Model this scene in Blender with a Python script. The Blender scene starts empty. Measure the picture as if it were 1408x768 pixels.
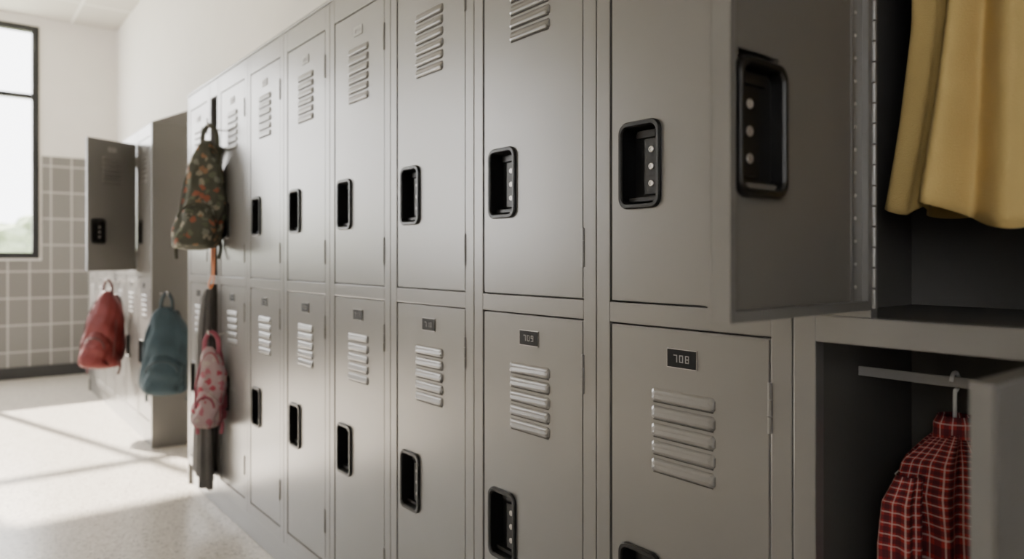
import bpy, bmesh, math, random
from mathutils import Vector, Matrix
random.seed(3)
C = bpy.context.scene.collection

# ------------------------------------------------------------ materials
def new_mat(name):
    m = bpy.data.materials.new(name); m.use_nodes = True
    nt = m.node_tree
    return m, nt, nt.nodes["Principled BSDF"]

def simple(name, col, rough=0.5, metal=0.0, nscale=40, namt=0.04, bump=0.0, bscale=300, spec=0.5, sheen=0):
    m, nt, b = new_mat(name)
    N, L = nt.nodes, nt.links
    tc = N.new("ShaderNodeTexCoord")
    no = N.new("ShaderNodeTexNoise"); no.inputs["Scale"].default_value = nscale; no.inputs["Detail"].default_value = 3
    L.new(tc.outputs["Object"], no.inputs["Vector"])
    r = N.new("ShaderNodeValToRGB")
    r.color_ramp.elements[0].position = 0.3; r.color_ramp.elements[1].position = 0.7
    r.color_ramp.elements[0].color = tuple(max(0, c*(1-namt)) for c in col)+(1,)
    r.color_ramp.elements[1].color = tuple(min(1, c*(1+namt)) for c in col)+(1,)
    L.new(no.outputs["Fac"], r.inputs["Fac"]); L.new(r.outputs["Color"], b.inputs["Base Color"])
    b.inputs["Roughness"].default_value = rough
    b.inputs["Metallic"].default_value = metal
    b.inputs["Specular IOR Level"].default_value = spec
    if sheen: b.inputs["Sheen Weight"].default_value = sheen
    if bump:
        n2 = N.new("ShaderNodeTexNoise"); n2.inputs["Scale"].default_value = bscale
        L.new(tc.outputs["Object"], n2.inputs["Vector"])
        bp = N.new("ShaderNodeBump"); bp.inputs["Strength"].default_value = bump; bp.inputs["Distance"].default_value = 0.002
        L.new(n2.outputs["Fac"], bp.inputs["Height"]); L.new(bp.outputs["Normal"], b.inputs["Normal"])
    return m

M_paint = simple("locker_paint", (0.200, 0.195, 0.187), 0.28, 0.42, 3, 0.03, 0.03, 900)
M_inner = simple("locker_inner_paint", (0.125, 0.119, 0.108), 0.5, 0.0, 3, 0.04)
M_black = simple("black_plastic", (0.008, 0.008, 0.008), 0.36, 0, 50, 0.1, spec=0.35)
M_metal = simple("screw_metal", (0.50, 0.48, 0.46), 0.35, 1.0)
M_slit = simple("dark_slit", (0.05, 0.047, 0.042), 0.8)
M_plate = simple("label_plate", (0.006, 0.006, 0.006), 0.6, spec=0.2)
M_digit = simple("label_digits", (0.28, 0.27, 0.26), 0.5)
M_gplate = simple("label_plate_grey", (0.32, 0.31, 0.29), 0.45)
M_wall = simple("wall_plaster", (0.72, 0.69, 0.645), 0.8, 0, 6, 0.015, 0.15, 250)
M_blackfr = simple("window_frame_black", (0.012, 0.013, 0.014), 0.4)
M_base = simple("baseboard_dark", (0.03, 0.03, 0.03), 0.5)
M_yellow = simple("khaki_yellow_cloth", (0.60, 0.44, 0.17), 0.85, 0, 12, 0.05, 0.5, 700, 0.2, 0.05)
M_red = simple("red_nylon", (0.095, 0.010, 0.010), 0.6, 0, 12, 0.1, 0.5, 60, 0.3)
M_blue = simple("teal_nylon", (0.030, 0.054, 0.068), 0.65, 0, 12, 0.12, 0.5, 60, 0.3)
M_bluetrim = simple("teal_trim", (0.018, 0.035, 0.045), 0.6)
M_redtrim = simple("red_trim", (0.05, 0.007, 0.007), 0.6)
M_orange = simple("orange_webbing", (0.55, 0.17, 0.04), 0.7)
M_grey = simple("charcoal_cloth", (0.125, 0.12, 0.116), 0.9, 0, 12, 0.1, 0.3, 500)
M_olive = simple("olive_trim", (0.07, 0.07, 0.045), 0.7)
M_pinktrim = simple("pink_trim", (0.30, 0.07, 0.10), 0.7)
M_white = simple("hanger_white", (0.8, 0.8, 0.78), 0.4)
M_leaf = simple("foliage", (0.34, 0.40, 0.26), 0.9, 0, 4, 0.3)
M_bark = simple("bark", (0.12, 0.08, 0.05), 0.9, 0, 20, 0.3)
M_grass = simple("grass", (0.34, 0.38, 0.26), 0.95, 0, 3, 0.2)

def floral(name, base, cols, scale, thr=0.36):
    m, nt, b = new_mat(name); N, L = nt.nodes, nt.links
    tc = N.new("ShaderNodeTexCoord")
    no = N.new("ShaderNodeTexNoise"); no.inputs["Scale"].default_value = scale*1.5
    L.new(tc.outputs["Object"], no.inputs["Vector"])
    ad = N.new("ShaderNodeVectorMath"); ad.operation = 'MULTIPLY_ADD'
    ad.inputs[1].default_value = (0.03, 0.03, 0.03)
    L.new(no.outputs["Color"], ad.inputs[0]); L.new(tc.outputs["Object"], ad.inputs[2])
    v = N.new("ShaderNodeTexVoronoi"); v.inputs["Scale"].default_value = scale
    L.new(ad.outputs[0], v.inputs["Vector"])
    cr = N.new("ShaderNodeValToRGB"); cr.color_ramp.interpolation = 'CONSTANT'
    sep = N.new("ShaderNodeSeparateColor"); L.new(v.outputs["Color"], sep.inputs[0])
    L.new(sep.outputs[0], cr.inputs["Fac"])
    e = cr.color_ramp.elements
    e[0].color = cols[0]+(1,); e[0].position = 0
    e[1].color = cols[1]+(1,); e[1].position = 1/len(cols)
    for i in range(2, len(cols)):
        k = e.new(i/len(cols)); k.color = cols[i]+(1,)
    lt = N.new("ShaderNodeMath"); lt.operation = 'LESS_THAN'; lt.inputs[1].default_value = thr
    L.new(v.outputs["Distance"], lt.inputs[0])
    mx = N.new("ShaderNodeMix"); mx.data_type = 'RGBA'
    mx.inputs[6].default_value = base+(1,)
    L.new(lt.outputs[0], mx.inputs[0]); L.new(cr.outputs["Color"], mx.inputs[7])
    L.new(mx.outputs[2], b.inputs["Base Color"]); b.inputs["Roughness"].default_value = 0.75
    return m
M_floral = floral("floral_canvas", (0.075, 0.078, 0.055),
                  [(0.28, 0.09, 0.05), (0.09, 0.10, 0.06), (0.30, 0.27, 0.20), (0.13, 0.14, 0.09), (0.28, 0.15, 0.08), (0.20, 0.20, 0.16)], 34, 0.45)
M_pink = floral("pink_floral", (0.40, 0.29, 0.30),
                [(0.36, 0.05, 0.08), (0.40, 0.13, 0.17), (0.45, 0.37, 0.35)], 34, 0.42)

def plaid():
    m, nt, b = new_mat("red_plaid"); N, L = nt.nodes, nt.links
    tc = N.new("ShaderNodeTexCoord")
    sp = N.new("ShaderNodeSeparateXYZ"); L.new(tc.outputs["UV"], sp.inputs[0])
    def band(out, period, lo, off=0.0):
        a = N.new("ShaderNodeMath"); a.operation = 'MULTIPLY_ADD'
        a.inputs[1].default_value = 1/period; a.inputs[2].default_value = off; L.new(out, a.inputs[0])
        f = N.new("ShaderNodeMath"); f.operation = 'FRACT'; L.new(a.outputs[0], f.inputs[0])
        g = N.new("ShaderNodeMath"); g.operation = 'LESS_THAN'; g.inputs[1].default_value = lo
        L.new(f.outputs[0], g.inputs[0]); return g.outputs[0]
    u, v = sp.outputs[0], sp.outputs[1]
    cur = None
    def mix(fac, k, colB, prev):
        s = N.new("ShaderNodeMath"); s.operation = 'MULTIPLY'; s.inputs[1].default_value = k; L.new(fac, s.inputs[0])
        mx = N.new("ShaderNodeMix"); mx.data_type = 'RGBA'
        if prev is None: mx.inputs[6].default_value = (0.44, 0.030, 0.028, 1)
        else: L.new(prev, mx.inputs[6])
        mx.inputs[7].default_value = colB+(1,); L.new(s.outputs[0], mx.inputs[0]); return mx.outputs[2]
    dk = (0.040, 0.010, 0.020); wh = (0.78, 0.62, 0.56)
    for o in (u, v): cur = mix(band(o, 0.019, 0.42), 0.62, dk, cur)
    for o in (u, v): cur = mix(band(o, 0.019, 0.12, off=0.38), 0.55, wh, cur)
    L.new(cur, b.inputs["Base Color"]); b.inputs["Roughness"].default_value = 0.85
    return m
M_plaid = plaid()

def tile_mat():
    m, nt, b = new_mat("grey_wall_tile"); N, L = nt.nodes, nt.links
    tc = N.new("ShaderNodeTexCoord"); sp = N.new("ShaderNodeSeparateXYZ"); L.new(tc.outputs["Object"], sp.inputs[0])
    cb = N.new("ShaderNodeCombineXYZ"); L.new(sp.outputs[0], cb.inputs[0]); L.new(sp.outputs[2], cb.inputs[1])
    br = N.new("ShaderNodeTexBrick"); br.offset = 0.0
    br.inputs["Scale"].default_value = 1; br.inputs["Brick Width"].default_value = 0.165
    br.inputs["Row Height"].default_value = 0.245; br.inputs["Mortar Size"].default_value = 0.006
    br.inputs["Mortar Smooth"].default_value = 0.1
    br.inputs["Color1"].default_value = (0.165, 0.157, 0.145, 1); br.inputs["Color2"].default_value = (0.195, 0.187, 0.174, 1)
    br.inputs["Mortar"].default_value = (0.46, 0.435, 0.40, 1)
    L.new(cb.outputs[0], br.inputs["Vector"]); L.new(br.outputs["Color"], b.inputs["Base Color"])
    b.inputs["Roughness"].default_value = 0.35
    return m
M_tile = tile_mat()

def floor_mat():
    m, nt, b = new_mat("terrazzo_floor"); N, L = nt.nodes, nt.links
    tc = N.new("ShaderNodeTexCoord")
    v = N.new("ShaderNodeTexVoronoi"); v.inputs["Scale"].default_value = 130
    L.new(tc.outputs["Object"], v.inputs["Vector"])
    sep = N.new("ShaderNodeSeparateColor"); L.new(v.outputs["Color"], sep.inputs[0])
    cr = N.new("ShaderNodeValToRGB"); cr.color_ramp.interpolation = 'CONSTANT'
    e = cr.color_ramp.elements
    e[0].color = (0.28, 0.25, 0.215, 1); e[1].position = 0.10; e[1].color = (0.50, 0.46, 0.405, 1)
    k = e.new(0.55); k.color = (0.56, 0.52, 0.46, 1); k = e.new(0.88); k.color = (0.65, 0.61, 0.55, 1)
    L.new(sep.outputs[0], cr.inputs["Fac"]); L.new(cr.outputs["Color"], b.inputs["Base Color"])
    b.inputs["Roughness"].default_value = 0.28
    return m
M_floor = floor_mat()

def ceil_mat():
    m, nt, b = new_mat("ceiling_panels"); N, L = nt.nodes, nt.links
    tc = N.new("ShaderNodeTexCoord")
    br = N.new("ShaderNodeTexBrick"); br.offset = 0.0
    br.inputs["Scale"].default_value = 1; br.inputs["Brick Width"].default_value = 1.2
    br.inputs["Row Height"].default_value = 1.2; br.inputs["Mortar Size"].default_value = 0.012
    br.inputs["Color1"].default_value = (0.60, 0.57, 0.52, 1); br.inputs["Color2"].default_value = (0.58, 0.55, 0.50, 1)
    br.inputs["Mortar"].default_value = (0.82, 0.80, 0.76, 1)
    L.new(tc.outputs["Object"], br.inputs["Vector"]); L.new(br.outputs["Color"], b.inputs["Base Color"])
    b.inputs["Roughness"].default_value = 0.9
    return m
M_ceil = ceil_mat()

def glass_mat():
    m = bpy.data.materials.new("window_glass"); m.use_nodes = True
    nt = m.node_tree; N, L = nt.nodes, nt.links
    N.remove(N["Principled BSDF"])
    t = N.new("ShaderNodeBsdfTransparent"); g = N.new("ShaderNodeBsdfGlossy"); g.inputs["Roughness"].default_value = 0.02
    mx = N.new("ShaderNodeMixShader"); mx.inputs[0].default_value = 0.05
    L.new(t.outputs[0], mx.inputs[1]); L.new(g.outputs[0], mx.inputs[2]); L.new(mx.outputs[0], N["Material Output"].inputs[0])
    return m
M_glass = glass_mat()

# ------------------------------------------------------------ mesh helpers
def box(bm, x0, x1, y0, y1, z0, z1, mi=0):
    vs = [bm.verts.new((x, y, z)) for z in (z0, z1) for y in (y0, y1) for x in (x0, x1)]
    for f in ((0, 2, 3, 1), (4, 5, 7, 6), (0, 1, 5, 4), (2, 6, 7, 3), (0, 4, 6, 2), (1, 3, 7, 5)):
        fc = bm.faces.new([vs[i] for i in f]); fc.material_index = mi

def finish(name, bm, mats, parent=None, loc=(0, 0, 0), rotz=0.0, bevel=0, smooth=False, seg=2):
    bmesh.ops.recalc_face_normals(bm, faces=bm.faces)
    me = bpy.data.meshes.new(name); bm.to_mesh(me); bm.free()
    for m in (mats if isinstance(mats, (list, tuple)) else [mats]): me.materials.append(m)
    if smooth:
        for p in me.polygons: p.use_smooth = True
    ob = bpy.data.objects.new(name, me); C.objects.link(ob)
    ob.location = loc; ob.rotation_euler = (0, 0, rotz)
    if parent: ob.parent = parent
    if bevel:
        md = ob.modifiers.new("bevel", 'BEVEL'); md.width = bevel; md.segments = seg; md.limit_method = 'ANGLE'
        md.angle_limit = math.radians(35)
    return ob

def empty(name, loc=(0, 0, 0), rotz=0):
    e = bpy.data.objects.new(name, None); C.objects.link(e); e.empty_display_size = 0.1
    e.location = loc; e.rotation_euler = (0, 0, rotz); return e

def loft(bm, loops, cap0=True, cap1=True, mi=0, uv=None):
    rings = [[bm.verts.new(p) for p in lp] for lp in loops]
    n = len(rings[0])
    for a, b in zip(rings[:-1], rings[1:]):
        for i in range(n):
            f = bm.faces.new((a[i], a[(i+1) % n], b[(i+1) % n], b[i])); f.material_index = mi
    if cap0: bm.faces.new(rings[0]).material_index = mi
    if cap1: bm.faces.new(rings[-1]).material_index = mi
    return rings

def tube(bm, pts, rw, rt=None, n=8, mi=0, up=Vector((0, 0, 1))):
    rt = rt or rw
    pts = [Vector(p) for p in pts]; loops = []
    for i, p in enumerate(pts):
        t = (pts[min(i+1, len(pts)-1)] - pts[max(i-1, 0)]).normalized()
        s = t.cross(up)
        if s.length < 1e-3: s = t.cross(Vector((1, 0, 0)))
        s.normalize(); q = s.cross(t).normalized()
        loops.append([p + s*rw*math.cos(2*math.pi*k/n) + q*rt*math.sin(2*math.pi*k/n) for k in range(n)])
    loft(bm, loops, mi=mi)

def smooth_path(pts, n=8):
    pts = [Vector(p) for p in pts]; out = []
    P = [pts[0]] + pts + [pts[-1]]
    for i in range(1, len(P)-2):
        for k in range(n):
            t = k/n
            a, b, c, d = P[i-1], P[i], P[i+1], P[i+2]
            out.append(0.5*((2*b) + (c-a)*t + (2*a-5*b+4*c-d)*t*t + (3*b-a-3*c+d)*t**3))
    out.append(pts[-1]); return out

# ------------------------------------------------------------ dimensions
EYE = 1.10
D = 0.9246
CW = 0.3832
ST = 0.0335            # half stile
Z_PL, Z_B, Z_LT, Z_UB, Z_UT, Z_TOP = 0.10, 0.150, 0.984, 1.026, 1.812, 1.888
DEPTH = 0.38

# ------------------------------------------------------------ locker door
def rrect(w, h, r, cu, cv, o, n=6):
    pts = []
    for (sx, sy, a0) in ((1, 1, 0), (-1, 1, 90), (-1, -1, 180), (1, -1, 270)):
        for k in range(n+1):
            a = math.radians(a0 + 90*k/n)
            pts.append((cu + sx*(w/2-r) + r*math.cos(a), o, cv + sy*(h/2-r) + r*math.sin(a)))
    return pts

def cup(bm, cu, cv, o, dr, depth, sside, base=0.0, w=0.092, h=0.150):
    """rounded recessed pull: bezel loops lofted into a cup"""
    iw, ih = w-0.017, h-0.019
    L = [(w, h, 0.019, -base), (w, h, 0.019, 0.0045), (w-0.004, h-0.004, 0.017, 0.0068), (iw+0.004, ih+0.004, 0.014, 0.0066),
         (iw, ih, 0.012, 0.0035), (iw-0.002, ih-0.002, 0.011, -depth)]
    loft(bm, [rrect(a, b, r, cu, cv, o + dr*e) for a, b, r, e in L], cap0=False, mi=1)
    ob = o - dr*depth
    def bx(u0, u1, v0, v1, d0, d1, mi):
        us = sorted((cu+u0, cu+u1)); os_ = sorted((ob+dr*d0, ob+dr*d1))
        box(bm, us[0], us[1], os_[0], os_[1], cv+v0, cv+v1, mi)
    top = depth*0.62
    s = sside
    bx(s*0.000, s*0.030, -0.050, 0.044, 0, top, 1)        # screw plate
    bx(-s*0.020, s*0.020, 0.048, 0.060, 0, depth*0.5, 1)  # latch finger
    bx(-s*0.033, s*0.033, -0.062, -0.055, 0, depth*0.7, 1)
    for dv in (-0.032, -0.003, 0.026):
        n = 14
        rings = []
        for (r, e) in ((0.0056, 0), (0.0056, 0.0012), (0.0046, 0.0020), (0.0032, 0.0020), (0.0028, 0.0008)):
            rings.append([(cu + s*0.015 + r*math.cos(2*math.pi*k/n), ob+dr*(top+e), cv+dv+r*math.sin(2*math.pi*k/n)) for k in range(n)])
        loft(bm, rings, mi=2)

SEG = {'0': 'abcdef', '1': 'bc', '2': 'abged', '3': 'abgcd', '4': 'fgbc', '5': 'afgcd', '6': 'afgedc', '7': 'abc', '8': 'abcdefg', '9': 'abcdfg'}
def digits(bm, txt, cu, cv, o, mi):
    w, h, t, gap = 0.0075, 0.0120, 0.0015, 0.0042
    tot = len(txt)*w + (len(txt)-1)*gap
    for i, ch in enumerate(txt):
        c = cu + tot/2 - w/2 - i*(w+gap)
        for s in SEG[ch]:
            r = {'a': (-w/2, w/2, h/2-t, h/2), 'd': (-w/2, w/2, -h/2, -h/2+t), 'g': (-w/2, w/2, -t/2, t/2),
                 'f': (w/2-t, w/2, 0, h/2), 'e': (w/2-t, w/2, -h/2, 0), 'b': (-w/2, -w/2+t, 0, h/2), 'c': (-w/2, -w/2+t, -h/2, 0)}[s]
            box(bm, c+r[0], c+r[1], o, o+0.0006, cv+r[2], cv+r[3], mi)

def louver(bm, cu, cv, o, w, h):
    """shallow pressed louvre: rounded hood, sharp lower lip"""
    a = w/2
    L = [(0.0, 0.0, 0.0, 0.0), (0.0012, 0.0006, 0.002, 0.0022), (0.0030, 0.0014, 0.0045, 0.0040), (0.0060, 0.0030, 0.0080, 0.0050), (0.0085, 0.0055, 0.0105, 0.0053)]
    loops = []
    for ins, bot, top, out in L:
        x0, x1, z0, z1 = cu-a+ins, cu+a-ins, cv+bot, cv+h-top*0.8
        c = min(0.004, (z1-z0)*0.3)
        k = out*0.78
        loops.append([(x0+c, o+out, z0), (x1-c, o+out, z0), (x1, o+out, z0+c), (x1, o+k, z1-c), (x1-c, o+k, z1), (x0+c, o+k, z1), (x0, o+k, z1-c), (x0, o+out, z0+c)])
    loft(bm, loops, cap0=False, mi=0)
    box(bm, cu-a+0.004, cu+a-0.004, o-0.001, o+0.0008, cv-0.0020, cv+0.0002, 3)

def door(name, parent, loc, rotz, W, z0, z1, upper, number, sgn=1, thick=0.018, pan=False, hz=None):
    """local: u (x) from hinge 0 to W*sgn, outward +y, v (z) absolute height"""
    bm = bmesh.new()
    hz = hz if hz is not None else (1.26 if upper else 0.533)
    hu = sgn*(W - 0.021 - 0.046)
    hw, hh = 0.080, 0.136
    us = sorted([0, sgn*W, hu-hw/2, hu+hw/2]); vs = [z0, hz-hh/2, hz+hh/2, z1]
    th = 0.006 if pan else thick
    grid = {}
    for i, u in enumerate(us):
        for j, v in enumerate(vs): grid[i, j] = bm.verts.new((u, 0, v))
    fs = []
    for i in range(3):
        for j in range(3):
            if i == 1 and j == 1: continue
            fs.append(bm.faces.new((grid[i, j], grid[i+1, j], grid[i+1, j+1], grid[i, j+1])))
    ex = bmesh.ops.extrude_face_region(bm, geom=fs)
    for v in [e for e in ex['geom'] if isinstance(e, bmesh.types.BMVert)]: v.co.y -= th
    bm.normal_update()
    umin, umax = us[0], us[-1]
    oe = []
    for e in bm.edges:
        a, b = e.verts[0].co, e.verts[1].co
        if abs(a.y) < 1e-6 and abs(b.y) < 1e-6:
            for k, lim in ((0, umin), (0, umax), (2, z0), (2, z1)):
                if abs(a[k]-lim) < 1e-6 and abs(b[k]-lim) < 1e-6: oe.append(e); break
    bmesh.ops.bevel(bm, geom=oe, offset=0.002, segments=2, affect='EDGES')
    for f in bm.faces: f.material_index = 0
    if pan:
        T = thick; fl = 0.010
        def ub(a, b, y0, y1, v0, v1, mi=0):
            q = sorted((sgn*a, sgn*b)); box(bm, q[0], q[1], y0, y1, v0, v1, mi)
        ub(W-fl, W-0.0003, -T, -th, z0+.0003, z1-.0003, 0)
        ub(0.0003, fl, -T, -th, z0+.0003, z1-.0003, 0)
        ub(fl, W-fl, -T, -th, z0+.0003, z0+0.012, 0)
        ub(fl, W-fl, -T, -th, z1-0.012, z1-.0003, 0)
        ub(fl, fl+0.026, -T+0.008, -th, z0+0.012, z1-0.012, 0)   # hinge reinforcement channel
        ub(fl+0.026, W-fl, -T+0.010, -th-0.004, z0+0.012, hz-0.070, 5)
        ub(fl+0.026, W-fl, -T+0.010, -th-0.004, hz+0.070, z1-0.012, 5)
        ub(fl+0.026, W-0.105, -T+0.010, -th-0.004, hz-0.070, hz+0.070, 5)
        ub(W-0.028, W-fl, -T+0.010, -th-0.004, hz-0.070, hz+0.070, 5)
        for k in range(26):
            v = z0+0.03+k*(z1-z0-0.06)/25
            n = 10
            loft(bm, [[(sgn*(fl+0.018)+r*math.cos(6.2832*q/n), -T+0.008-e, v+r*math.sin(6.2832*q/n)) for q in range(n)]
                      for r, e in ((0.0026, 0), (0.0018, 0.0012))], cap0=False, mi=2)
        cup(bm, hu, hz, 0.0, 1, 0.008, -sgn)
        cup(bm, hu, hz-0.012, -T+0.008, -1, 0.010, sgn, base=0.008, h=0.148)
    else:
        cup(bm, hu, hz, 0.0, 1, 0.030, -sgn)
    cu = sgn*W/2
    if upper:
        for k in range(6): louver(bm, cu, 1.553+k*0.0275, 0, 0.126, 0.0205)
        pz = 1.755
        box(bm, cu-0.026, cu+0.026, 0, 0.0020, pz-0.013, pz+0.013, 6)
        if number: digits(bm, number, cu, pz, 0.0020, 0)
    else:
        for k in range(5): louver(bm, cu, 0.745+k*0.0292, 0, 0.126, 0.0222)
        pz = 0.938
        box(bm, cu-0.0295, cu+0.0295, 0, 0.0020, pz-0.0155, pz+0.0155, 2)
        box(bm, cu-0.0285, cu+0.0285, 0.0018, 0.0026, pz-0.0145, pz+0.0145, 4)
        if number: digits(bm, number, cu, pz, 0.0026, 7)
    for zc in ((1.12, 1.70) if upper else (0.885, 0.28)):
        n = 10
        for s in range(3):
            a, b = zc-0.036+s*0.0245, zc-0.036+s*0.0245+0.0235
            loft(bm, [[(-sgn*0.0015+0.0036*math.cos(6.2832*q/n), 0.0015+0.0036*math.sin(6.2832*q/n), z) for q in range(n)] for z in (a, b)], mi=0)
    return finish(name, bm, [M_paint, M_black, M_metal, M_slit, M_plate, M_inner, M_gplate, M_digit], parent, loc, rotz)

# ------------------------------------------------------------ locker bank
def bank(cols, num0, slope=False):
    root = empty("locker_bank", (0, cols[0][0], 0))
    y_off = cols[0][0]
    bf = bmesh.new(); bb = bmesh.new()
    num = num0
    for ci, (y0, y1, um, lm, st) in enumerate(cols):
        a, b = y0-y_off, y1-y_off
        g = 0.0009
        F = 0.022
        box(bf, 0, F, a+g, a+st, Z_PL, Z_TOP)
        box(bf, 0, F, b-st, b-g, Z_PL, Z_TOP)
        e = 0.0004
        box(bf, 0.0002, F, a+st-e, b-st+e, Z_PL, Z_B-0.003)
        box(bf, 0.0002, F, a+st-e, b-st+e, Z_LT+0.003, Z_UB-0.003)
        box(bf, 0.0002, F, a+st-e, b-st+e, Z_UT+0.003, Z_TOP)
        for (p, q) in ((a+0.0002, a+0.004), (b-0.004, b-0.0002)):
            box(bb, F, DEPTH, p, q, Z_PL, Z_TOP)
        box(bb, DEPTH-0.004, DEPTH, a+0.004, b-0.004, Z_PL, Z_TOP)
        box(bb, F, DEPTH-0.004, a+0.004, b-0.004, Z_PL, Z_PL+0.004)
        box(bb, F, DEPTH-0.004, a+0.004, b-0.004, Z_UB-0.009, Z_UB-0.005)
        box(bb, F, DEPTH-0.004, a+0.004, b-0.004, Z_TOP-0.004, Z_TOP)
        if um == 'closed':
            box(bb, F, F+0.003, a+0.004, a+st+0.012, Z_PL, Z_TOP)
            box(bb, F, F+0.003, b-st-0.012, b-0.004, Z_PL, Z_TOP)
            box(bb, F, F+0.003, a+st, b-st, Z_LT-0.012, Z_UB+0.012)
        W = (y1-y0) - 2*st - 0.005
        for mode, z0, z1, up in ((um, Z_UB, Z_UT, True), (lm, Z_B, Z_LT, False)):
            if mode == 'closed':
                door("door_%d%s" % (num, 'u' if up else 'l'), root, (0.0015, a+st+0.0025, 0), math.pi/2, W, z0, z1, up, str(num + (0 if not up else 100)))
        num += 1
    w0, w1 = 0.0, cols[-1][1]-y_off
    finish("frame", bf, M_paint, root, bevel=0.0014)
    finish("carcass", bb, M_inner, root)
    bp = bmesh.new()
    box(bp, 0.012, DEPTH, w0+0.002, w1-0.002, 0.0, Z_PL-0.001)
    box(bp, 0.0, DEPTH, w1+0.0003, w1+0.012, 0.0, Z_TOP)
    box(bp, 0.0, DEPTH, w0-0.012, w0-0.0003, 0.0, Z_TOP)
    if slope:
        h = 0.175
        v = [bp.verts.new(p) for p in ((0, w0-0.012, Z_TOP+.001), (DEPTH, w0-0.012, Z_TOP+.001), (DEPTH, w0-0.012, Z_TOP+h),
                                       (0, w1+0.012, Z_TOP+.001), (DEPTH, w1+0.012, Z_TOP+.001), (DEPTH, w1+0.012, Z_TOP+h))]
        for q in ((0, 1, 2), (3, 5, 4), (0, 3, 4, 1), (1, 4, 5, 2), (0, 2, 5, 3)): bp.faces.new([v[i] for i in q])
    else:
        box(bp, -0.004, DEPTH, w0-0.012, w1+0.012, Z_TOP+0.0005, Z_TOP+0.010)
    finish("plinth_and_panels", bp, M_paint, root, bevel=0.0015)
    return root

B89 = 0.5306
cols = [(B89-2*CW, B89-CW, 'closed', 'closed', ST), (B89-CW, B89, 'custom', 'custom', ST)]
for k in range(7): cols.append((B89+k*CW, B89+(k+1)*CW, 'closed', 'closed', ST))
yN = B89+7*CW
cols.append((yN, yN+0.135, 'none', 'none', 0.018))
cols.append((yN+0.135, yN+0.135+0.352, 'closed', 'closed', ST))
bank1 = bank(cols, 706)
off1 = cols[0][0]
WD = CW-2*ST-0.005
door("door_open_upper", bank1, (-0.004, 0.449-off1, 0), 0.0, 0.306, Z_UB+0.008, Z_UT, True, "806", sgn=-1, thick=0.029, pan=True, hz=1.25)
door("door_open_lower", bank1, (-0.004, 0.182-off1, 0), math.radians(179), WD, Z_B, Z_LT+0.022, False, None, sgn=1, thick=0.018)
bm = bmesh.new()
box(bm, 0.002, 0.020, 0.424-off1, B89-ST-off1+0.0004, Z_UB-0.003, Z_UT+0.003)
for k in range(30):
    z = Z_UB+0.01+k*0.0262
    n = 8
    loft(bm, [[(-0.0005+0.004*math.cos(6.2832*q/n), 0.4195-off1+0.004*math.sin(6.2832*q/n), zz) for q in range(n)] for zz in (z, z+0.025)])
finish("hinge_post", bm, M_paint, bank1, bevel=0.001)

Y2 = 4.51
cols2 = [(Y2+k*CW, Y2+(k+1)*CW, 'closed' if k != 1 else 'none', 'closed', ST) for k in range(6)]
bank2 = bank(cols2, 720, slope=True)
door("door_open_upper", bank2, (-0.004, CW+ST+0.004, 0), math.radians(180+27), WD, Z_UB, Z_UT, True, "821")

# ------------------------------------------------------------ room
XR, XL, YF, YB, ZC = DEPTH+0.003, -3.3, 7.87, -3.0, 3.33
def slab(name, x0, x1, y0, y1, z0, z1, m, bevel=0):
    bm = bmesh.new(); box(bm, x0, x1, y0, y1, z0, z1); return finish(name, bm, m, bevel=bevel)
slab("floor", XL-.2, XR+.2, YB-.2, YF+.2, -0.12, 0, M_floor)
slab("ceiling", XL-.2, XR+.2, YB-.2, YF+.2, ZC, ZC+0.12, M_ceil)
slab("wall_right", XR, XR+.2, YB-.2, YF+.2, 0, ZC, M_wall)
slab("wall_back", XL-.2, XR, YB-.2, YB, 0, ZC, M_wall)
WX0, WX1, WZ0, WZ1 = -2.95, -0.256, 1.10, 3.24
bm = bmesh.new()
box(bm, XL, WX0, YF, YF+.2, 0, ZC); box(bm, WX1, XR, YF, YF+.2, 0, ZC)
box(bm, WX0, WX1, YF, YF+.2, 0, WZ0); box(bm, WX0, WX1, YF, YF+.2, WZ1, ZC)
finish("wall_far", bm, M_wall)
bm = bmesh.new()
box(bm, XL, XR, YF-0.012, YF, 0.11, WZ0-0.02)
box(bm, WX1+0.02, XR, YF-0.012, YF, WZ0-0.02, 2.05)
finish("wall_far_tile_wainscot", bm, M_tile)
slab("baseboard_far", XL, XR, YF-0.025, YF, 0, 0.11, M_base, 0.003)
def window(name, axis, a0, a1, z0, z1, pos, muls, bars, t=0.055):
    e = empty(name)
    bm = bmesh.new()
    def b(p0, p1, q0, q1, d0=0.0, d1=0.07):
        if axis == 'y': box(bm, p0, p1, pos+d0, pos+d1, q0, q1)
        else: box(bm, pos-d1, pos-d0, p0, p1, q0, q1)
    b(a0, a0+t, z0, z1); b(a1-t, a1, z0, z1); b(a0+t, a1-t, z0, z0+t); b(a0+t, a1-t, z1-t, z1)
    for m in muls: b(m-t/2, m+t/2, z0+t, z1-t, 0.002, 0.068)
    for z in bars: b(a0+t, a1-t, z-t/2.4, z+t/2.4, 0.004, 0.066)
    finish("frame", bm, M_blackfr, e, bevel=0.003)
    bm = bmesh.new(); b(a0+t*.5, a1-t*.5, z0+t*.5, z1-t*.5, 0.034, 0.037)
    finish("pane", bm, M_glass, e)
window("window_1", 'y', WX0, WX1, WZ0, WZ1, YF-0.01, (-1.15, -2.05), (2.59,))
LW = [(-2.3, -0.9), (4.9, 7.3)]  # first opening: unseen near window, added to give the near lockers fill light
bm = bmesh.new()
ys = [YB-.2]+[v for p in LW for v in p]+[YF+.2]
for i in range(len(ys)-1):
    if i % 2:
        box(bm, XL-.2, XL, ys[i], ys[i+1], 0, 0.95); box(bm, XL-.2, XL, ys[i], ys[i+1], 3.0, ZC)
    else: box(bm, XL-.2, XL, ys[i], ys[i+1], 0, ZC)
finish("wall_left", bm, M_wall)
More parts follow.
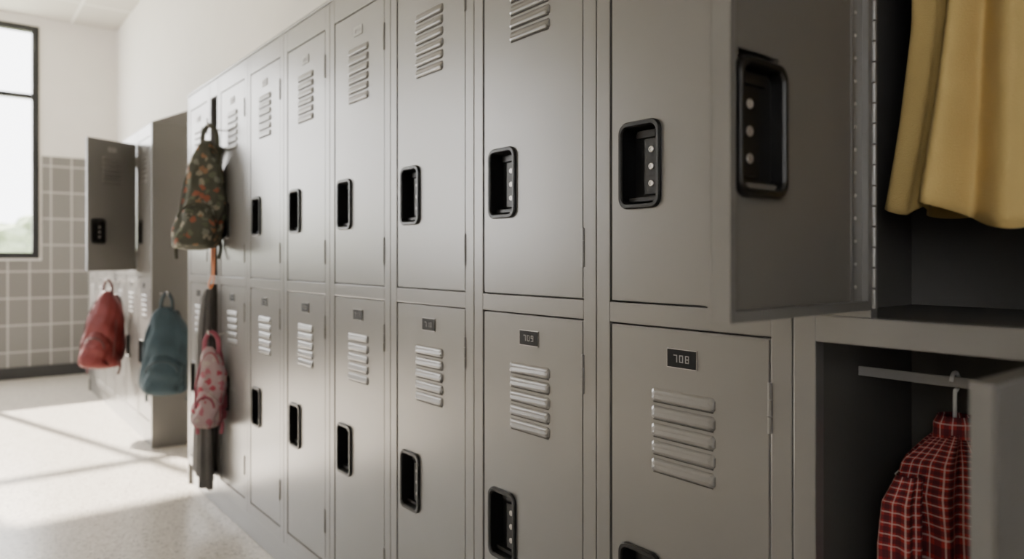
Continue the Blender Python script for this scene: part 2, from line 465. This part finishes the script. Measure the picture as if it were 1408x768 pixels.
for i, (a, b_) in enumerate(LW):
    window("window_%d" % (i+2), 'x', a, b_, 0.95, 3.0, XL-0.05, ((a+b_)/2,), (2.4,))  # first pass builds the added near window
slab("baseboard_left", XL, XL+0.02, YB, YF-0.03, 0, 0.11, M_base, 0.003)

slab("ground", -40, 40, YF+.3, 70, -0.5, -0.3, M_grass)
def tree(x, y, h):
    e = empty("tree", (x, y, -0.3))
    bm = bmesh.new(); tube(bm, [(0, 0, 0), (0.05, 0, h*.3), (0, .05, h*.7)], 0.12, n=8); finish("trunk", bm, M_bark, e)
    bm = bmesh.new()
    for k in range(14):
        r = random.uniform(.2, .34)*h
        c = Vector((random.uniform(-.35, .35)*h, random.uniform(-.3, .3)*h, h*random.uniform(.4, .85)))
        g = bmesh.ops.create_icosphere(bm, subdivisions=3, radius=r, matrix=Matrix.Translation(c))
        for v in g['verts']:
            d = (v.co-c); v.co = c + d*(1+0.14*math.sin(d.x*19+k)*math.sin(d.y*17)*1.5+0.1*math.sin(d.z*23+k))
    finish("crown", bm, M_leaf, e)
for (x, y, h) in ((-2.2, 26, 2.7), (0.6, 27, 2.4), (-5, 28, 3.2), (-8, 27, 2.6), (-11, 29, 3.3), (-14, 30, 3.2), (2.5, 28, 2.6), (-3.5, 31, 3.2)):
    tree(x, y, h)

# ------------------------------------------------------------ backpacks
def backpack(name, loc, w, d, h, rotz, mb, mt, seed, hook_h=0.1, taper=0.08, arm=0.08, armrot=None, lean=0.0):
    """origin at top of bag; includes the wall hook it hangs from"""
    rnd = random.Random(seed)
    e = empty(name, loc, rotz)
    def prof(v, pw=2.0):
        s = 1.0
        if v < 0.16: s = math.sqrt(max(0.0, 1-(1-v/0.16)**2))*0.45+0.55
        if v < 0.02: s *= 0.55+v*22
        if v > 0.50: s = max(0.05, (1-((v-0.50)/0.502)**pw))**0.5
        return s
    ph = [rnd.uniform(0, 6.28) for _ in range(6)]
    def ly(z): return lean*min(1, max(0, -z/h))
    def shape(w, d, h_, cx, cz, amp, back=0.55, tp=taper):
        loops = []
        NV, NT = 40, 64
        for j in range(NV+1):
            v = j/NV; s = prof(v)
            a = w/2*s*(1.0-tp*v); b = d/2*(s**0.8)*(1.15-0.5*v)
            lp = []
            for k in range(NT):
                t = 2*math.pi*k/NT
                ct, s_ = math.cos(t), math.sin(t)
                x = math.copysign(abs(ct)**0.75, ct)*b; y = math.copysign(abs(s_)**0.72, s_)*a
                if x > 0: x *= back
                wr = 1 + amp*(math.sin(5*t+ph[0]+9*v)*0.6 + math.sin(17*v+ph[1]+2*t)*0.7 + math.sin(11*t-13*v+ph[2])*0.4 + 0.5*math.sin(23*v+3*t+ph[4]))
                z = cz+v*h_
                lp.append((cx+x*wr, y*wr+0.012*math.sin(7*v+ph[3])+ly(z), z))
            loops.append(lp)
        return loops
    def sh(pts): return [(p[0], p[1]+ly(p[2]), p[2]) for p in pts]
    bm = bmesh.new(); loft(bm, shape(w, d, h, 0, -h, 0.046)); finish("body", bm, mb, e, smooth=True)
    bm = bmesh.new(); loft(bm, shape(w*0.76, d*0.55, h*0.46, -d*0.40, -h*0.97, 0.03, back=1.0)); finish("front_pocket", bm, mb, e, smooth=True)
    bm = bmesh.new()
    arch = []
    for k in range(33):
        q = math.pi*k/32
        arch.append((-d*0.27*(1-0.35*math.sin(q)), math.cos(q)*w*0.462*(1-taper*.6), -h*0.55+math.sin(q)*h*0.48))
    tube(bm, sh([(arch[0][0]*1.15, arch[0][1], -h*0.9)]+arch+[(arch[-1][0]*1.15, arch[-1][1], -h*0.9)]), 0.005, 0.004, 8)
    pk = []
    for k in range(21):
        q = math.pi*k/20
        pk.append((-d*0.56-0.012, math.cos(q)*w*0.31, -h*0.72+math.sin(q)*h*0.13))
    tube(bm, sh(pk), 0.005, 0.005, 8)
    finish("zip_piping", bm, mt, e, smooth=True)
    bm = bmesh.new()
    tube(bm, smooth_path([(0.0, -0.03, -0.03), (0, -0.026, hook_h*.5), (0.0, 0, hook_h), (0, 0.026, hook_h*.5), (0.0, 0.03, -0.03)]), 0.010, 0.003, 8, up=Vector((1, 0, 0)))
    for sd in (-1, 1):
        tube(bm, sh(smooth_path([(d*.10, sd*w*.14, -h*.05), (d*.30, sd*w*.18, -h*.16), (d*.36, sd*w*.26, -h*.45), (d*.30, sd*w*.36, -h*.75), (d*.15, sd*w*.36, -h*.9)])),
             0.020, 0.005, 10, up=Vector((1, 0, 0.2)))
        tube(bm, sh(smooth_path([(d*.15, sd*w*.36, -h*.88), (d*.1, sd*w*.42, -h*.98), (0.0, sd*w*.40, -h*1.08)])), 0.008, 0.002, 8, up=Vector((1, 0, 0.2)))
    finish("straps", bm, mt, e, smooth=True)
    bm = bmesh.new()
    ar = (armrot if armrot is not None else 0.0) - rotz
    dx, dy = math.cos(ar), math.sin(ar)
    hz = hook_h-0.007
    tube(bm, smooth_path([(-dx*.014, -dy*.014, hz+.018), (-dx*.010, -dy*.010, hz), (dx*arm*.5, dy*arm*.5, hz-.004), (dx*arm, dy*arm, hz)]), 0.0035, n=8)
    finish("hook", bm, M_metal, e, smooth=True)
    return e

backpack("backpack", (-0.050, yN-0.055, 1.600), 0.212, 0.16, 0.465, math.radians(62), M_floral, M_olive, 1, hook_h=0.065, taper=0.36, arm=0.071, armrot=math.radians(45), lean=0.050)
backpack("backpack", (0.045, 4.340, 0.825), 0.26, 0.20, 0.49, math.radians(65), M_blue, M_bluetrim, 2, hook_h=0.08, arm=0.155, armrot=math.radians(90))
backpack("backpack", (-0.110, 5.22, 0.890), 0.25, 0.20, 0.50, math.radians(50), M_red, M_redtrim, 5, hook_h=0.07, arm=0.110, lean=0.035, taper=.2)
backpack("backpack", (-0.055, yN-0.10, 0.730), 0.120, 0.09, 0.34, math.radians(55), M_pink, M_pinktrim, 7, hook_h=0.06, arm=0.055, armrot=math.radians(0), lean=0.01)

# ------------------------------------------------------------ garments
def garment(name, parent, levels, nf, amp0, amp1, mat, seed=0, hemfn=None, NV=46, NT=150, rot=0.0):
    rnd = random.Random(seed); ph = [rnd.uniform(0, 6.28) for _ in range(6)]
    bm = bmesh.new(); uvl = bm.loops.layers.uv.new("UVMap")
    def lerp(t):
        q = t*(len(levels)-1); i = min(int(q), len(levels)-2); f = q-i
        return [a+(b-a)*f for a, b in zip(levels[i], levels[i+1])]
    rings = []
    for j in range(NV+1):
        t = j/NV; z, a, b, cx, cy = lerp(t)
        amp = amp0+(amp1-amp0)*t**1.1
        row = []
        for k in range(NT):
            th = 2*math.pi*k/NT
            f = (math.sin(nf*th+ph[0]+0.7*math.sin(2*th+ph[1])+0.5*t) + 0.45*math.sin(int(nf*1.9)*th+ph[2]+t*1.4))*amp
            f = f*0.8 + 0.3*amp*math.sin(3*th+ph[3]+5*t)
            ct, st = math.cos(th), math.sin(th)
            x = (b+f)*ct; y = (a+f*0.6)*st + f*0.25*ct
            xr = x*math.cos(rot)-y*math.sin(rot); yr = x*math.sin(rot)+y*math.cos(rot)
            zz = z + (hemfn(th, yr)*t**3 if hemfn else 0)
            row.append(bm.verts.new((cx+xr, cy+yr, zz)))
        rings.append(row)
    per = 2*math.pi*math.sqrt((levels[-1][1]**2+levels[-1][2]**2)/2)*1.25
    H = abs(levels[0][0]-levels[-1][0])
    for j in range(NV):
        for k in range(NT):
            k2 = (k+1) % NT
            f = bm.faces.new((rings[j][k], rings[j][k2], rings[j+1][k2], rings[j+1][k]))
            for lp, (jj, kk) in zip(f.loops, ((j, k), (j, k+1), (j+1, k+1), (j+1, k))):
                lp[uvl].uv = (kk/NT*per, jj/NV*H)
    ob = finish(name, bm, mat, parent, smooth=True)
    sd = ob.modifiers.new("thick", 'SOLIDIFY'); sd.thickness = 0.0022
    return ob

def hanger(parent, c, w, rot, rodz, mat):
    bm = bmesh.new()
    cx, cy, cz = c
    d = Vector((-math.sin(rot), math.cos(rot), 0))
    P = Vector(c)
    tube(bm, smooth_path([P-d*w+Vector((0, 0, -.055)), P-d*w*.5+Vector((0, 0, -.018)), P, P+d*w*.5+Vector((0, 0, -.018)), P+d*w+Vector((0, 0, -.055))]), 0.004, n=8)
    r = 0.0135
    hk = [P, P+Vector((0, 0, rodz-cz-r-0.004))]
    for k in range(9):
        a = math.radians(-70+k*30)
        hk.append(Vector((cx+r*math.cos(a), cy, rodz+r*math.sin(a))))
    tube(bm, smooth_path(hk, 4), 0.0028, n=8, up=Vector((0, 1, 0)))
    finish("clothes_hanger", bm, mat, parent, smooth=True)

yc = empty("yellow_coat")
GX, GY = 0.140, 0.318
def hem(th, yr): return 0.18*yr + 0.010*math.sin(5*th+1)
garment("coat_body", yc, [(1.735, .030, .030, GX, GY), (1.712, .075, .034, GX, GY), (1.675, .104, .040, GX, GY), (1.55, .094, .044, GX, GY),
                          (1.42, .096, .050, GX, GY), (1.28, .112, .060, GX, GY), (1.150, .130, .072, GX, GY)],
        7, 0.010, 0.032, M_yellow, 4, hem, NT=260)
hanger(yc, (GX, GY, 1.738), 0.115, 0, 1.782, M_white)
def rod(z, x, y0, y1, flat=False):
    e = empty("garment_rail", (x, y0, z))
    bm = bmesh.new()
    if flat: box(bm, -0.003, 0.003, 0, y1-y0, -0.007, 0.007)
    else: tube(bm, [(0, 0, 0), (0, y1-y0, 0)], 0.007, n=12)
    finish("rail", bm, M_metal if not flat else M_gplate, e)
rod(1.782, GX, B89-CW+0.005, B89-0.005)
ps = empty("plaid_shirt")
SX, SY = 0.185, 0.392
rot = math.radians(38)
dz = -0.030
garment("shirt_body", ps, [(.885+dz, .022, .020, SX, SY), (.872+dz, .038, .022, SX, SY), (.845+dz, .066, .026, SX, SY), (.80+dz, .078, .030, SX, SY), (.72, .070, .032, SX, SY),
                           (.60, .072, .038, SX, SY), (.44, .080, .042, SX, SY)], 6, 0.004, 0.020, M_plaid, 9, None, rot=rot)
dv = Vector((-math.sin(rot), math.cos(rot), 0))
for sd, nm in ((1, "sleeve_far"), (-1, "sleeve_near")):
    p = Vector((SX, SY, 0))+dv*sd*0.062
    if sd > 0: p += Vector((-0.02, -0.012, 0))
    q = p + dv*sd*0.010
    garment(nm, ps, [(.828+dz, .016, .018, p.x, p.y), (.79+dz, .024, .024, q.x, q.y), (.70, .027, .024, q.x-.005, q.y), (.60, .027, .022, q.x-.006, q.y), (.50, .026, .020, q.x-.006, q.y)],
            5, 0.002, 0.010, M_plaid, 12+sd, None, NV=20, NT=60)
garment("collar", ps, [(.910+dz, .022, .020, SX, SY), (.898+dz, .028, .023, SX, SY), (.880+dz, .028, .023, SX, SY)], 3, 0.001, 0.002, M_plaid, 3, None, NV=6, NT=48, rot=rot)
hanger(ps, (SX, SY, .874+dz), 0.075, rot, .926, M_white)
rod(.926, SX, B89-CW+0.005, B89-0.005, True)

cj = empty("charcoal_jacket")
JX = -.045; JY = yN+.045
garment("jacket_body", cj, [(.965, .014, .014, JX+.02, JY), (.93, .036, .020, JX+.01, JY), (.75, .044, .026, JX, JY), (.45, .060, .028, JX, JY), (.15, .080, .034, JX, JY)],
        5, 0.003, 0.012, M_grey, 21, lambda th, yr: 0.5*yr, NV=40, NT=90)
sp_ = empty("lanyard_strap")
bm = bmesh.new()
tube(bm, smooth_path([(-.012, yN+.030, 1.20), (-.020, yN+.034, 1.13), (-.014, yN+.040, 1.04), (-.026, yN+.052, .985), (-.018, yN+.040, .975), (-.012, yN+.022, 1.02), (-.011, yN+.020, 1.20)]),
     0.009, 0.0018, 8, up=Vector((1, 0, 0)))
finish("webbing", bm, M_orange, sp_, smooth=True)

# ------------------------------------------------------------ light
w = bpy.data.worlds.new("sky"); bpy.context.scene.world = w; w.use_nodes = True
bg = w.node_tree.nodes["Background"]; bg.inputs[0].default_value = (0.98, 0.98, 1.0, 1); bg.inputs[1].default_value = 8.0
sl = bpy.data.lights.new("sun", 'SUN'); so = bpy.data.objects.new("sun", sl); C.objects.link(so)
sl.energy = 48; sl.angle = math.radians(1.0); sl.color = (1.0, 0.90, 0.77)
dirv = Vector((0.30, -1.0, -0.717)).normalized()
so.rotation_euler = dirv.to_track_quat('-Z', 'Y').to_euler(); so.location = (-3, 14, 8)
def area(name, loc, direction, sx, sy, power, col):
    l = bpy.data.lights.new(name, 'AREA'); l.shape = 'RECTANGLE'; l.size = sx; l.size_y = sy; l.energy = power; l.color = col
    o = bpy.data.objects.new(name, l); C.objects.link(o); o.location = loc
    o.rotation_euler = Vector(direction).to_track_quat('-Z', 'Z').to_euler()
for i, (a, b_) in enumerate(LW):
    area("window_skylight_%d" % i, (XL-0.02, (a+b_)/2, 1.975), (1, 0, -0.1), b_-a-.1, 1.9, (2, 38)[i], (1.0, 0.96, 0.91))  # first lamp: added near fill; second: sky light of the far-left window
area("window_skylight_far", ((WX0+WX1)/2, YF+0.10, 2.17), (0, -1, -0.1), WX1-WX0-.1, 2.0, 100, (1.0, 0.97, 0.92))

# ------------------------------------------------------------ camera
cam = bpy.data.cameras.new("camera"); co = bpy.data.objects.new("camera", cam); C.objects.link(co)
co.location = (-D, 0, EYE); co.rotation_euler = (math.radians(90), 0, -math.atan(777/975))
cam.sensor_width = 36; cam.lens = 975/1408*36; cam.shift_y = -29/1408
cam.clip_start = 0.02
cam.dof.use_dof = True; cam.dof.focus_distance = 1.25; cam.dof.aperture_fstop = 2.8
bpy.context.scene.camera = co
